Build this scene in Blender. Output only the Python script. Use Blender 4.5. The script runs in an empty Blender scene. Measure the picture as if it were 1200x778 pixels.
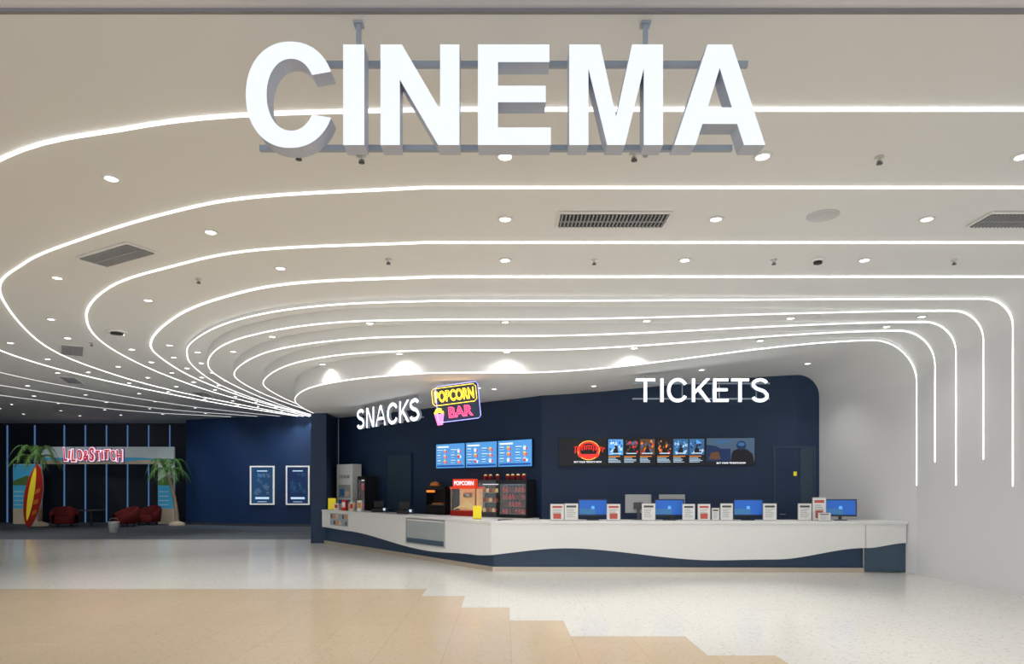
import bpy, bmesh, math, random
from mathutils import Vector, Matrix
random.seed(7)
S = bpy.context.scene
COL = S.collection
S.view_settings.view_transform = 'Standard'
EYE = 1.7

# ------------------------------------------------------------ materials
def mat(name, color, rough=0.5, metal=0.0, emit=None, strength=0.0, noise=0.04, nscale=6.0, bump=0.0, see=None):
    m = bpy.data.materials.new(name); m.use_nodes = True
    nt = m.node_tree; b = nt.nodes['Principled BSDF']
    b.inputs['Roughness'].default_value = rough
    b.inputs['Metallic'].default_value = metal
    tc = nt.nodes.new('ShaderNodeTexCoord'); n = nt.nodes.new('ShaderNodeTexNoise')
    n.inputs['Scale'].default_value = nscale; n.inputs['Detail'].default_value = 3
    nt.links.new(tc.outputs['Object'], n.inputs['Vector'])
    r = nt.nodes.new('ShaderNodeValToRGB')
    c = Vector(color[:3])
    lo = c*(1-noise); hi = c*(1+noise)
    r.color_ramp.elements[0].color = (*lo, 1); r.color_ramp.elements[1].color = (*[min(1, q) for q in hi], 1)
    nt.links.new(n.outputs['Fac'], r.inputs['Fac']); nt.links.new(r.outputs['Color'], b.inputs['Base Color'])
    if emit:
        b.inputs['Emission Color'].default_value = (*emit, 1); b.inputs['Emission Strength'].default_value = strength
    if see is not None: b.inputs['Alpha'].default_value = see
    if bump:
        bp = nt.nodes.new('ShaderNodeBump'); bp.inputs['Strength'].default_value = bump
        nt.links.new(n.outputs['Fac'], bp.inputs['Height']); nt.links.new(bp.outputs['Normal'], b.inputs['Normal'])
    return m

def floor_mat(name, ca, cb, tile_w, tile_h, offx, offy, seam, rough, speck):
    m = bpy.data.materials.new(name); m.use_nodes = True
    nt = m.node_tree; b = nt.nodes['Principled BSDF']; L = nt.links.new
    tc = nt.nodes.new('ShaderNodeTexCoord')
    mp = nt.nodes.new('ShaderNodeMapping'); mp.inputs['Location'].default_value = (offx, offy, 0)
    L(tc.outputs['Object'], mp.inputs['Vector'])
    br = nt.nodes.new('ShaderNodeTexBrick'); br.offset = 0.0
    br.inputs['Scale'].default_value = 1; br.inputs['Brick Width'].default_value = tile_w; br.inputs['Row Height'].default_value = tile_h
    br.inputs['Mortar Size'].default_value = 0.004; br.inputs['Bias'].default_value = 0
    br.inputs['Color1'].default_value = (*ca, 1); br.inputs['Color2'].default_value = (*cb, 1); br.inputs['Mortar'].default_value = (*seam, 1)
    L(mp.outputs['Vector'], br.inputs['Vector'])
    n = nt.nodes.new('ShaderNodeTexVoronoi'); n.inputs['Scale'].default_value = 16
    L(tc.outputs['Object'], n.inputs['Vector'])
    r = nt.nodes.new('ShaderNodeValToRGB'); r.color_ramp.elements[0].position = .12; r.color_ramp.elements[1].position = .34
    r.color_ramp.elements[0].color = (speck, speck, speck, 1); r.color_ramp.elements[1].color = (1, 1, 1, 1)
    L(n.outputs['Distance'], r.inputs['Fac'])
    n2 = nt.nodes.new('ShaderNodeTexNoise'); n2.inputs['Scale'].default_value = .7; n2.inputs['Detail'].default_value = 6
    L(tc.outputs['Object'], n2.inputs['Vector'])
    r2 = nt.nodes.new('ShaderNodeValToRGB'); r2.color_ramp.elements[0].color = (.93, .93, .93, 1); r2.color_ramp.elements[1].color = (1, 1, 1, 1)
    L(n2.outputs['Fac'], r2.inputs['Fac'])
    mx = nt.nodes.new('ShaderNodeMix'); mx.data_type = 'RGBA'; mx.blend_type = 'MULTIPLY'; mx.inputs['Factor'].default_value = 1
    L(br.outputs['Color'], mx.inputs['A']); L(r.outputs['Color'], mx.inputs['B'])
    mx2 = nt.nodes.new('ShaderNodeMix'); mx2.data_type = 'RGBA'; mx2.blend_type = 'MULTIPLY'; mx2.inputs['Factor'].default_value = 1
    L(mx.outputs['Result'], mx2.inputs['A']); L(r2.outputs['Color'], mx2.inputs['B'])
    L(mx2.outputs['Result'], b.inputs['Base Color'])
    b.inputs['Roughness'].default_value = rough
    return m

M = {}
M['ceil'] = mat('ceiling_paint', (.79, .80, .795), .7, noise=.012, nscale=1)
M['mall'] = mat('mall_ceiling_paint', (.74, .74, .78), .7, noise=.01)
M['wallw'] = mat('white_wall_paint', (.78, .785, .80), .65, noise=.012, nscale=1)
M['navy'] = mat('navy_wall_paint', (.009, .030, .080), .6, noise=.12, nscale=3)
M['navyb'] = mat('blue_lobby_wall_paint', (.008, .038, .12), .6, noise=.12, nscale=3)
M['navyl'] = mat('navy_counter_laminate', (.014, .044, .098), .35, noise=.1)
M['dark'] = mat('dark_lobby_paint', (.004, .009, .024), .6, noise=.2, nscale=2)
M['door'] = mat('blue_grey_door_paint', (.024, .052, .088), .45, noise=.08)
M['slate'] = mat('slate_panel', (.045, .085, .13), .3, noise=.08)
M['led'] = mat('led_diffuser', (1, 1, 1), .5, emit=(1, .99, .96), strength=2.6, noise=0)
M['led2'] = mat('soft_led_diffuser', (1, 1, 1), .5, emit=(1, .99, .96), strength=1.9, noise=0)
M['led3'] = mat('dim_led_diffuser', (.8, .8, .8), .5, emit=(1, .985, .95), strength=1.0, noise=0)
M['ledb'] = mat('blue_led_diffuser', (.05, .1, .2), .5, emit=(.20, .42, .85), strength=.30, noise=0)
M['lamp'] = mat('downlight_lens', (1, 1, 1), .5, emit=(1, .98, .92), strength=10, noise=0)
M['ring'] = mat('white_trim_metal', (.8, .8, .78), .4, noise=.02)
M['face'] = mat('lit_letter_acrylic', (.1, .1, .1), .4, emit=(.88, .93, 1), strength=.99, noise=0)
M['face2'] = mat('lit_small_letter_acrylic', (1, 1, 1), .4, emit=(.84, .92, 1), strength=1.5, noise=0)
M['side'] = mat('letter_return_metal', (.52, .57, .68), .45, .0, noise=.03)
M['rail'] = mat('painted_steel_rail', (.34, .40, .48), .45, .1, noise=.04)
M['black'] = mat('black_plastic', (.012, .012, .014), .4, noise=.1)
M['grey'] = mat('grey_plastic', (.35, .36, .38), .5, noise=.05)
M['trim'] = mat('grey_trim', (.22, .22, .24), .5, noise=.05)
M['dgrey'] = mat('dark_grey_metal', (.09, .09, .10), .45, .3, noise=.05)
M['chrome'] = mat('brushed_steel', (.6, .6, .6), .3, .9, noise=.05)
M['white'] = mat('white_solid_surface', (.80, .80, .785), .35, noise=.015)
M['niche'] = mat('glowing_niche_interior', (.30, .33, .33), .35, emit=(.8, .85, .8), strength=.04, noise=.15, nscale=3)  # glow put into the surface imitates light inside the counter niche
M['paper'] = mat('white_paper', (.78, .78, .76), .6, noise=.02)
M['brass'] = mat('warm_plinth_metal', (.55, .47, .38), .35, .4, noise=.05)
M['red'] = mat('red_enamel', (.60, .03, .02), .35, noise=.05)
M['redprint'] = mat('red_print', (.55, .10, .08), .6, noise=.05)
M['redfab'] = mat('red_fabric', (.16, .008, .008), .8, noise=.15, nscale=30)
M['orange'] = mat('orange_enamel', (.85, .24, .03), .4, noise=.05)
M['yellow'] = mat('yellow_plastic', (.9, .72, .02), .5, noise=.04, emit=(1,.8,.05), strength=.15)  # slight self-glow makes the yellow look brighter lit
M['glass'] = mat('clear_glass', (.8, .85, .9), .05, noise=0, see=.12)
M['popcorn'] = mat('popcorn', (.9, .75, .35), .8, noise=.25, nscale=50, bump=.8, emit=(1,.7,.25), strength=.3)  # popcorn glows by itself, standing in for the machine's warm inside light
M['green'] = mat('palm_leaf', (.13, .28, .07), .6, noise=.3, nscale=5)
M['trunk'] = mat('palm_bark', (.40, .28, .17), .85, noise=.3, nscale=25, bump=.5)
M['cloth'] = mat('blue_print', (.03, .16, .4), .4, noise=.1)
def em(name, c, s, base=None):
    return mat(name, base or c, .5, emit=c, strength=s, noise=0)
M['e_blue'] = em('screen_blue', (.015, .10, .42), .5)
M['e_navy'] = em('screen_navy', (.004, .02, .08), .6)
M['e_cyan'] = em('screen_light_blue', (.09, .34, .76), .75)
M['e_mid'] = em('screen_mid_blue', (.03, .12, .28), .7)
M['e_pale'] = em('screen_pale', (.55, .75, .92), .7)
M['e_white'] = em('screen_white', (.9, .93, 1), .9)
M['e_red'] = em('screen_red', (.75, .03, .02), .8)
M['e_orange'] = em('screen_orange', (.85, .25, .03), .8)
M['e_yellow'] = em('screen_yellow', (.95, .60, .08), .8)
M['e_brown'] = em('screen_brown', (.10, .045, .02), .8)
M['e_dgrey'] = em('screen_grey', (.05, .09, .15), .8)
M['e_black'] = em('screen_black', (.004, .004, .008), .3)
M['e_teal'] = em('poster_blue', (.010, .05, .12), .6)
M['e_cream'] = em('lightbox_white', (.9, .88, .80), .35)
M['n_yellow'] = em('neon_yellow', (1, .60, .05), 3)
M['n_red'] = em('neon_red', (1, .08, .2), 3)
M['n_pink'] = em('neon_pink', (1, .2, .55), 2)
M['n_blue'] = em('neon_blue', (.35, .35, 1), 2.2)
M['sand'] = mat('beach_print_sand', (.55, .46, .34), .7, noise=.2, nscale=3, emit=(.5,.42,.3), strength=.1)  # beach prints have a faint glow built in, as if lit
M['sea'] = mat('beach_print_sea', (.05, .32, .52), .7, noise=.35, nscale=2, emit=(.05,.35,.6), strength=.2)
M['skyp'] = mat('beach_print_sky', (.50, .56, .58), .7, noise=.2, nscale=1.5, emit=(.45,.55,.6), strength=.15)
M['purple'] = mat('purple_title_paint', (.06, .015, .12), .5, emit=(.12,.02,.25), strength=.2, noise=.1)  # title colours carry their own glow, though no lamp is in them
M['titlered'] = mat('red_title_paint', (.50, .02, .05), .5, emit=(.8,.03,.08), strength=.4, noise=.1)
M['titlew'] = mat('pale_title_paint', (.9, .80, .85), .5, emit=(.95,.8,.9), strength=.6, noise=.05)

# ------------------------------------------------------------ builder
class B:
    def __init__(s): s.v=[]; s.f=[]; s.m=[]; s.sm=[]
    def add(s, vs, fs, m=0, smooth=False):
        o=len(s.v); s.v += [tuple(p) for p in vs]
        for f in fs: s.f.append([i+o for i in f]); s.m.append(m); s.sm.append(smooth)
    def box(s, x0,y0,z0,x1,y1,z1, m=0):
        vs=[(x0,y0,z0),(x1,y0,z0),(x1,y1,z0),(x0,y1,z0),(x0,y0,z1),(x1,y0,z1),(x1,y1,z1),(x0,y1,z1)]
        s.add(vs,[(0,3,2,1),(4,5,6,7),(0,1,5,4),(1,2,6,5),(2,3,7,6),(3,0,4,7)],m); return s
    def lathe(s, prof, n=20, m=0, cx=0, cy=0, smooth=True):
        vs=[];fs=[]
        for (r,z) in prof:
            for k in range(n):
                a=2*math.pi*k/n; vs.append((cx+r*math.cos(a),cy+r*math.sin(a),z))
        for i in range(len(prof)-1):
            for k in range(n):
                k2=(k+1)%n; fs.append((i*n+k,i*n+k2,(i+1)*n+k2,(i+1)*n+k))
        fs.append(tuple(range(n))[::-1]); fs.append(tuple((len(prof)-1)*n+k for k in range(n)))
        s.add(vs,fs,m,smooth); return s
    def quad(s, x0,z0,x1,z1, y, m=0):
        s.add([(x0,y,z0),(x1,y,z0),(x1,y,z1),(x0,y,z1)],[(0,1,2,3)],m); return s
    def grid(s, rows, m=0, smooth=True):
        n=len(rows[0]); vs=[p for r in rows for p in r]; fs=[]
        for i in range(len(rows)-1):
            for k in range(n-1):
                fs.append((i*n+k,i*n+k+1,(i+1)*n+k+1,(i+1)*n+k))
        s.add(vs,fs,m,smooth); return s
    def tube(s, pts, r, n=8, m=0):
        pts=[Vector(p) for p in pts]; rows=[]
        for i,p in enumerate(pts):
            t=(pts[min(i+1,len(pts)-1)]-pts[max(i-1,0)]).normalized()
            up=Vector((0,0,1)) if abs(t.z)<.9 else Vector((0,1,0))
            a=t.cross(up).normalized(); b=a.cross(t)
            rr=r[i] if isinstance(r,(list,tuple)) else r
            rows.append([tuple(p+a*rr*math.cos(2*math.pi*k/n)+b*rr*math.sin(2*math.pi*k/n)) for k in range(n+1)])
        s.grid(rows,m,True)
        o=len(s.v)-len(rows)*(n+1)
        s.f.append([o+k for k in range(n)][::-1]); s.m.append(m); s.sm.append(False)
        o2=len(s.v)-(n+1)
        s.f.append([o2+k for k in range(n)]); s.m.append(m); s.sm.append(False)
        return s
    def build(s, name, mats, parent=None, loc=(0,0,0), rz=0.0, bevel=0, label=None, category=None, kind=None, group=None, rx=0):
        me=bpy.data.meshes.new(name); me.from_pydata(s.v,[],s.f)
        for mm in mats: me.materials.append(mm)
        for p,mi,sm in zip(me.polygons,s.m,s.sm): p.material_index=mi; p.use_smooth=sm
        me.update()
        return mk(me,name,parent,loc,rz,bevel,label,category,kind,group,rx)

def mk(me,name,parent=None,loc=(0,0,0),rz=0,bevel=0,label=None,category=None,kind=None,group=None,rx=0):
    o=bpy.data.objects.new(name,me); COL.objects.link(o)
    o.location=loc; o.rotation_euler=(rx,0,rz)
    if parent: o.parent=parent
    if bevel:
        b=o.modifiers.new('bevel','BEVEL'); b.width=bevel; b.segments=2; b.limit_method='ANGLE'
    if label: o['label']=label
    if category: o['category']=category
    if kind: o['kind']=kind
    if group: o['group']=group
    return o
def thing(name,label,category,loc,rz=0,group=None):
    o=bpy.data.objects.new(name,None); COL.objects.link(o); o.empty_display_size=.1
    o.location=loc; o.rotation_euler=(0,0,rz); o['label']=label; o['category']=category
    if group: o['group']=group
    return o
def clone(root, loc, rz=None, label=None):
    n=root.copy(); COL.objects.link(n); n.location=loc
    if rz is not None: n.rotation_euler=(0,0,rz)
    if label: n['label']=label
    def rec(a,b):
        for c in a.children:
            d=c.copy(); COL.objects.link(d); d.parent=b; d.matrix_parent_inverse=c.matrix_parent_inverse.copy(); rec(c,d)
    rec(root,n); return n

def from_curve(cu):
    o=bpy.data.objects.new('tmp',cu); COL.objects.link(o); bpy.context.view_layer.update()
    me=bpy.data.meshes.new_from_object(o.evaluated_get(bpy.context.evaluated_depsgraph_get()))
    bpy.data.objects.remove(o); return me
def curve_mesh(splines, extrude, bevel=0.0):
    cu=bpy.data.curves.new('tmp','CURVE'); cu.dimensions='2D'; cu.fill_mode='BOTH'; cu.extrude=extrude; cu.bevel_depth=bevel
    for pts in splines:
        sp=cu.splines.new('POLY'); sp.points.add(len(pts)-1)
        for q,p in zip(sp.points,pts): q.co=(p[0],p[1],0,1)
        sp.use_cyclic_u=True
    return from_curve(cu)
def text_mesh(body, extrude=.0, offset=0.0, shear=0, outline=0):
    cu=bpy.data.curves.new('tmp','FONT'); cu.body=body; cu.extrude=extrude; cu.offset=offset; cu.shear=shear; cu.resolution_u=5
    if outline: cu.fill_mode='NONE'; cu.bevel_depth=outline; cu.bevel_resolution=1
    return from_curve(cu)
def fit(me,x0,z0,x1,z1,yf,yb):
    xs=[v.co.x for v in me.vertices]; ys=[v.co.y for v in me.vertices]; zs=[v.co.z for v in me.vertices]
    ax,bx,ay,by,az,bz=min(xs),max(xs),min(ys),max(ys),min(zs),max(zs)
    for v in me.vertices:
        x=x0+(v.co.x-ax)/(bx-ax)*(x1-x0); z=z0+(v.co.y-ay)/(by-ay)*(z1-z0)
        y=yb+((v.co.z-az)/(bz-az) if bz>az else 1)*(yf-yb)
        v.co=(x,y,z)
    me.update(); return me
def face_mats(me,mats):
    me.materials.clear()
    for m in mats: me.materials.append(m)
    for p in me.polygons: p.material_index = 0 if p.normal.y < -.5 else (1 if len(mats)>1 else 0); p.use_smooth=False
def label_text(body,x0,z0,x1,z1,y,material,parent,name='lettering',offset=0.0,shear=0,th=.004,outline=0):
    me=text_mesh(body,.01 if not outline else 0,offset,shear,outline); fit(me,x0,z0,x1,z1,y,y+th); face_mats(me,[material])
    return mk(me,name,parent)

# ------------------------------------------------------------ contours of the ceiling
def catmull(P, n):
    out=[]; P=[Vector(p) for p in P]; Q=[2*P[0]-P[1]]+P+[2*P[-1]-P[-2]]
    for i in range(1,len(Q)-2):
        for k in range(12):
            t=k/12; a,b,c,d=Q[i-1],Q[i],Q[i+1],Q[i+2]
            out.append(.5*((2*b)+(-a+c)*t+(2*a-5*b+4*c-d)*t*t+(-a+3*b-3*c+d)*t**3))
    out.append(P[-1])
    L=[0]
    for i in range(1,len(out)): L.append(L[-1]+(out[i]-out[i-1]).length)
    res=[];j=0
    for k in range(n):
        s=L[-1]*k/(n-1)
        while j<len(L)-2 and L[j+1]<s: j+=1
        t=(s-L[j])/(L[j+1]-L[j]) if L[j+1]>L[j] else 0
        res.append(out[j].lerp(out[j+1],min(1,t)))
    return res
C={
1:[(-8.8,29.2),(-10.3,24.5),(-11.3,19),(-11.1,15),(-9.6,11),(-7.2,8.1),(-4.6,6.24),(-3.16,5.71),(-2.08,5.5),(-.5,5.42)],
2:[(-8.55,29.2),(-9.5,25.5),(-10.3,21.4),(-10.4,18),(-9.8,14.6),(-7.9,10.7),(-6.45,9.15),(-5.04,8.2),(-3.65,7.44),(-2.57,7.04),(-.8,6.82)],
3:[(-8.3,29.2),(-8.9,25),(-9.2,21.4),(-9,17.5),(-8.35,14.2),(-7.3,11.9),(-5.9,10.2),(-4.54,9.26),(-3.13,8.6),(-1,8.34)],
4:[(-8.05,29.2),(-8.6,24),(-8.55,19.3),(-7.95,15.8),(-7.2,13.9),(-5.63,11.8),(-4.26,10.6),(-3,9.95),(-1,9.67)],
5:[(-7.7,29.2),(-8.25,24),(-8.2,19.9),(-7.6,16.7),(-6.9,14.8),(-6.2,13.6),(-5.1,12.3),(-3.9,11.4),(-2.6,10.9),(-1,10.7)],
6:[(-7.2,29.2),(-7.6,25),(-7.6,21),(-7.3,17.6),(-6.75,15.5),(-5.6,13.5),(-4.25,12.25),(-2.77,11.55),(-1,11.36)],
7:[(-6.6,29.2),(-6.8,25),(-6.95,21),(-6.8,18),(-6.35,16.0),(-5.1,13.95),(-3.9,12.85),(-2.5,12.22),(-1,12.05)],
8:[(-6.1,29.2),(-6.2,25),(-6.35,21.5),(-6.25,18.6),(-5.85,16.5),(-4.6,14.3),(-3.2,13.1),(-1.8,12.7),(-1,12.64)],
9:[(-5.6,24),(-5.75,21),(-5.65,19),(-5.3,17.2),(-4.4,15.3),(-3.1,14.0),(-1.7,13.32),(-1,13.2)],
}
HC={0:3.0,1:2.993,2:2.986,3:2.979,4:2.965,5:2.91,6:2.78,7:2.655,8:2.52,9:2.2,10:2.2}
HR={0:3.0,1:2.993,2:2.986,3:2.979,4:2.970,5:2.94,6:2.92,7:2.90,8:2.88,9:2.83,10:2.62}
RISE={4:.015,5:.08,6:.09,7:.10,8:.11}
RR={1:.4,2:.4,3:.4,4:.42,5:.45,6:.5,7:.55,8:.65,9:.85,10:.5}
def ss(t): t=max(0,min(1,t)); return t*t*(3-2*t)
def hgt(i,x,rise=0):
    g=ss((x-.2)/7.2); return EYE+HC[i]+(HR[i]-HC[i])*g+rise*(1-g)
WX=7.96
def contour(i, hi, r=None, plan=None, wx=WX, rise=0):
    r=r or RR[i]
    left=catmull(C[i],110) if plan is None else plan[0]
    y1=left[-1].y; x0=left[-1].x
    yend = y1 if plan is None else plan[1]
    pts=[(p.x,p.y,hgt(hi,p.x,rise)) for p in left]
    for k in range(1,41):
        x=x0+(wx-r-x0)*k/40; y=y1+(yend-y1)*k/40
        pts.append((x,y,hgt(hi,x,rise)))
    z0=pts[-1][2]
    for k in range(1,11):
        a=math.pi/2*k/10
        pts.append((wx-r+r*math.sin(a),yend,z0-r+r*math.cos(a)))
    wall=[pts[-1]]
    for k in range(1,9): wall.append((wx,yend,(z0-r)*(1-k/8)))
    return pts,wall
BW=[(-5.35,21.95),(.89,16.6),(7.36,16.0)]
def bw_plan():
    A=Vector(BW[0]);Bv=Vector(BW[1])
    return [A.lerp(Bv,k/109) for k in range(110)]
cb=B(); wb=B()
ups={};lows={}
for i in range(1,10):
    ups[i]=contour(i,i-1,rise=RISE.get(i-1,0)); lows[i]=contour(i,i)
ups[10]=contour(10,10,plan=(bw_plan(),16.0),wx=7.36)
for i in range(1,10):
    cb.grid([ups[i][0],lows[i][0]],0,True)
    cb.grid([lows[i][0],ups[i+1][0]],0,True)
    wb.grid([lows[i][1],ups[i+1][1]],0,True)
cb.build('ceiling',[M['ceil']],kind='structure',label='sweeping stepped white plaster ceiling')
wb.add([(WX,-4,0),(WX,5.42,0),(WX,5.42,4.7),(WX,-4,4.7)],[(0,1,2,3)])
wb.build('wall_right',[M['wallw']],kind='structure',label='smooth white curved plaster wall')
ob=B(); ob.box(-27,4.34,4.702,WX+.3,33,4.9)
ob.build('ceiling.001',[M['ceil']],kind='structure',label='flat white plaster ceiling')
ob=B(); ob.box(-27,-4,4.72,WX+.3,4.31,4.9); ob.build('ceiling.002',[M['mall']],kind='structure',label='grey concourse ceiling')
ob=B(); ob.box(-27,4.31,4.70,WX+.3,4.34,4.9); ob.build('trim_1',[M['trim']],kind='structure',label='grey shadow gap trim')

# ------------------------------------------------------------ LED strips
def strip(pts, r, material, label, group):
    cu=bpy.data.curves.new('tmp','CURVE'); cu.dimensions='3D'; cu.bevel_depth=r; cu.bevel_resolution=0; cu.use_fill_caps=True
    sp=cu.splines.new('POLY'); sp.points.add(len(pts)-1)
    for q,p in zip(sp.points,pts): q.co=(*p,1)
    me=from_curve(cu)
    me.materials.clear(); me.materials.append(material)
    for p in me.polygons: p.use_smooth=True
    return mk(me,'light_strip',label=label,category='light strip',group=group)
ends={5:1.7,6:2.15,7:1.72,8:2.15,9:1.72}
SR={1:.017,2:.015,3:.014,4:.013,5:.012}
for i in range(1,10):
    c,w=lows[i]
    pts=list(c)
    z=pts[-1][2]; ze=ends.get(i,1.72)
    for k in range(1,7): pts.append((WX-.004,pts[-1][1],z+(ze-z)*k/6))
    strip(pts,SR.get(i,.011),M['led'] if i<5 else M['led2'],'glowing white LED line sweeping over the ceiling and down the wall','ceiling LED lines')
for pl in ([(-9.6,29.2),(-11.8,25.5),(-13.1,20.5),(-13.2,17),(-12.4,12.5),(-10.5,9)],
           [(-10.6,29.2),(-13.4,26),(-15,20),(-15.2,16),(-14.6,11)],
           [(-11.8,29.4),(-15,26.8),(-16.9,21),(-17.4,15)]):
    pp=catmull(pl,60)
    strip([(p.x,p.y,4.699) for p in pp],.009,M['led3'],'thin white LED line curving across flat ceiling','ceiling LED lines')

# ------------------------------------------------------------ floor
T1=floor_mat('pale_terrazzo',(.71,.70,.66),(.695,.685,.645),1.2,1.2,.1,.2,(.62,.61,.57),.17,.78)
T2=floor_mat('tan_terrazzo',(.61,.49,.345),(.585,.47,.325),.68,.93,1.3,0,(.50,.40,.28),.19,.86)
T3=floor_mat('grey_carpet_tile',(.12,.14,.165),(.105,.125,.15),.6,.6,0,0,(.09,.11,.13),.9,.8)
fb=B()
ys=[11.33,10.6,9.6,8.66,7.75,6.87,5.95,5.0,4.1,3.2,2.3,1.4,.5,-4]
xbs=[-1.3,-.62,.06,.74,2.04,2.72,3.4,4.08,4.76,5.44,6.12,6.8,7.4]
def fl(x0,y0,x1,y1,m): fb.add([(x0,y0,0),(x1,y0,0),(x1,y1,0),(x0,y1,0)],[(0,1,2,3)],m)
for n in range(len(ys)-1):
    xb=xbs[n]
    fl(-27,ys[n+1],xb,ys[n],1); fl(xb,ys[n+1],WX+.3,ys[n],0)
fl(-27,11.33,WX+.3,21.9,0)
fl(-5.5,21.9,WX+.3,33,0)
fl(-27,21.9,-5.5,33,2)
fb.build('floor',[T1,T2,T3],kind='structure',label='pale terrazzo floor with stepped tan area and grey carpet')

# ------------------------------------------------------------ walls
b=B()
top=[p for p in ups[10][0]]
b.grid([[(p[0],p[1],0) for p in top],[(p[0],p[1],p[2]) for p in top]],0,False); b.build('wall_back',[M['navy']],kind='structure',label='matte navy feature wall behind the counter')
b=B(); pl=catmull([(-14.4,30.8),(-12.5,29.9),(-10.5,29.3),(-8,29.0),(-5.3,29.0)],30)
b.grid([[(p.x,p.y,0) for p in pl],[(p.x,p.y,4.72) for p in pl]],0,True)
b.add([(-14.4,30.8,0),(-14.4,33,0),(-14.4,33,4.72),(-14.4,30.8,4.72)],[(0,1,2,3)])
b.build('wall_lobby',[M['navyb']],kind='structure',label='gently curved navy wall')
b=B(); b.box(-27,32.4,0,-14.3,32.6,4.72); b.build('wall_far',[M['dark']],kind='structure',label='dark wall behind seating area')
b=B(); b.box(-27.2,-4,0,-27,32.6,4.9); b.build('wall_left',[M['navy']],kind='structure',label='navy side wall')
b=B(); b.box(-5.82,20.45,0,-5.36,21.4,4.6); b.box(-5.6,21.4,0,-5.36,29.1,4.6); b.build('wall_return',[M['navy']],kind='structure',label='navy pier at the end of the counter')
b=B(); pp=[p for p in pl if p.x<-6]
b.grid([[(p.x,p.y-.02,0) for p in pp],[(p.x,p.y-.02,.1) for p in pp]],0); b.build('baseboard_lobby',[M['dgrey']],kind='structure',label='dark baseboard')

# ------------------------------------------------------------ camera
cam=bpy.data.cameras.new('camera'); co=bpy.data.objects.new('camera',cam); COL.objects.link(co)
co.location=(0,0,EYE); co.rotation_euler=(math.pi/2,0,0)
cam.sensor_width=36; cam.lens=24; cam.shift_x=8/1200; cam.shift_y=181/1200; cam.clip_end=200
S.camera=co

# ------------------------------------------------------------ ceiling fixtures
bpy.context.view_layer.update()
dgr=bpy.context.evaluated_depsgraph_get()
def ceil_z(x,y):
    h,loc,nrm,idx,ob,mx=S.ray_cast(dgr,Vector((x,y,2.2)),Vector((0,0,1)))
    return loc.z if h else 4.7
dl=thing('downlight','round recessed white downlight, glowing','downlight',(0,6.18,4.66),group='recessed ceiling downlights')
B().lathe([(.085,.0),(.085,-.012),(.062,-.016),(.058,-.004),(.058,0)],24).build('trim_ring',[M['ring']],parent=dl)
B().lathe([(.057,-.003),(.050,-.009),(.001,-.011)],12).build('lens',[M['lamp']],parent=dl)
main=[(0,6.18),(2.33,6.18),(4.68,6.18),(0,7.61),(2.35,7.61),(4.7,7.61),(0,8.97),(2.36,8.97),(4.72,8.97),
 (-3.82,6.62),(-3.45,8.0),(-6.4,9.75),(-3.06,9.3),(-5.7,10.9),(-6.6,8.3),
 (-2.33,11.75),(0,11.72),(2.43,11.72),(4.9,11.72),(7.15,11.72),(6.9,12.35),(-4.4,12.9),(-5.7,14.3)]
inner=[(-.6,15.2),(-.25,15.4),(4.2,14.6),(6.6,14.9),(2.0,15.4)]
vents=[(1.2,7.62,0,1.25,.42),(5.9,7.62,0,1.25,.42),(-5.0,8.78,-.52,1.1,.42),(-9.45,14.9,-1.0,1.2,.45),(-12.2,19.2,-1.2,1.2,.4),(-9.75,22,-1.4,1.2,.4)]
field=[]
for i in range(1,6):
    a,bq=lows[i][0],lows[i+1][0]
    for t in range(2,74,7):
        pa=Vector(a[t]);pb=Vector(bq[t]); m=(pa+pb)/2
        if m.y>10.5: field.append((m.x,m.y))
for y in range(12,30,2):
    for k in range(6):
        x=-12.3-k*1.9+ (.5 if (y//2)%2 else 0)
        if x>-1.05*y+2 and x>-26: field.append((x,y+.3*k%1))
field=[p for p in field if all((p[0]-v_[0])**2+(p[1]-v_[1])**2>.7 for v_ in vents)]
allp=main+inner+field
for n,(x,y) in enumerate(allp):
    z=ceil_z(x,y)-.001
    o=dl if n==0 else clone(dl,(x,y,z))
    o.location=(x,y,z)
def spot(x,y,z,e,size=1.9,blend=.9,color=(1,.975,.94),r=.05,tgt=None):
    l=bpy.data.lights.new('downlight_or_fill_beam','SPOT'); l.energy=e; l.spot_size=size; l.spot_blend=blend; l.color=color; l.shadow_soft_size=r
    o=bpy.data.objects.new('downlight_or_fill_beam',l); COL.objects.link(o); o.location=(x,y,z)
    if tgt: o.rotation_euler=(Vector(tgt)-Vector((x,y,z))).to_track_quat('-Z','Y').to_euler()
    return o
for (x,y) in main: spot(x,y,ceil_z(x,y)-.03,140 if x<6.5 else 25)
for (x,y) in inner: spot(x,y,ceil_z(x,y)-.03,60)
for (x,y) in field[::5]: spot(x,y,ceil_z(x,y)-.03,140 if y<24 else 50)
spot(-19.8,26.5,4.6,150,1.2,.8,tgt=(-20.4,30,1.8)); spot(-14.8,26.5,4.6,120,1.1,.8,tgt=(-14.7,30,1.7)); spot(-18.5,27.5,4.6,40,1.3,.8,tgt=(-18.3,30.9,3.2))  # added fill spots without fixtures, to brighten the palms and backdrop
spot(-9.5,26.8,4.6,170,1.7,.9,(.75,.85,1),tgt=(-9.6,29.2,1.5)); spot(-12.5,26.8,4.6,150,1.7,.9,(.7,.82,1),tgt=(-12.8,30,1.5))  # added bluish fill spots without fixtures, to colour the lobby wall
c9=[Vector(p) for p in lows[9][0]]
for xx in (-3.85,-2.05,.03,2.45,4.84):
    p=min(c9,key=lambda q:abs(q.x-xx) if q.y<16 else 99)
    y=p.y-.24; z=ceil_z(xx,y)-.02
    clone(dl,(xx,y,z))
    spot(xx,y,z-.03,60,2.7,1.0,(1,.975,.92),.08)

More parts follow.
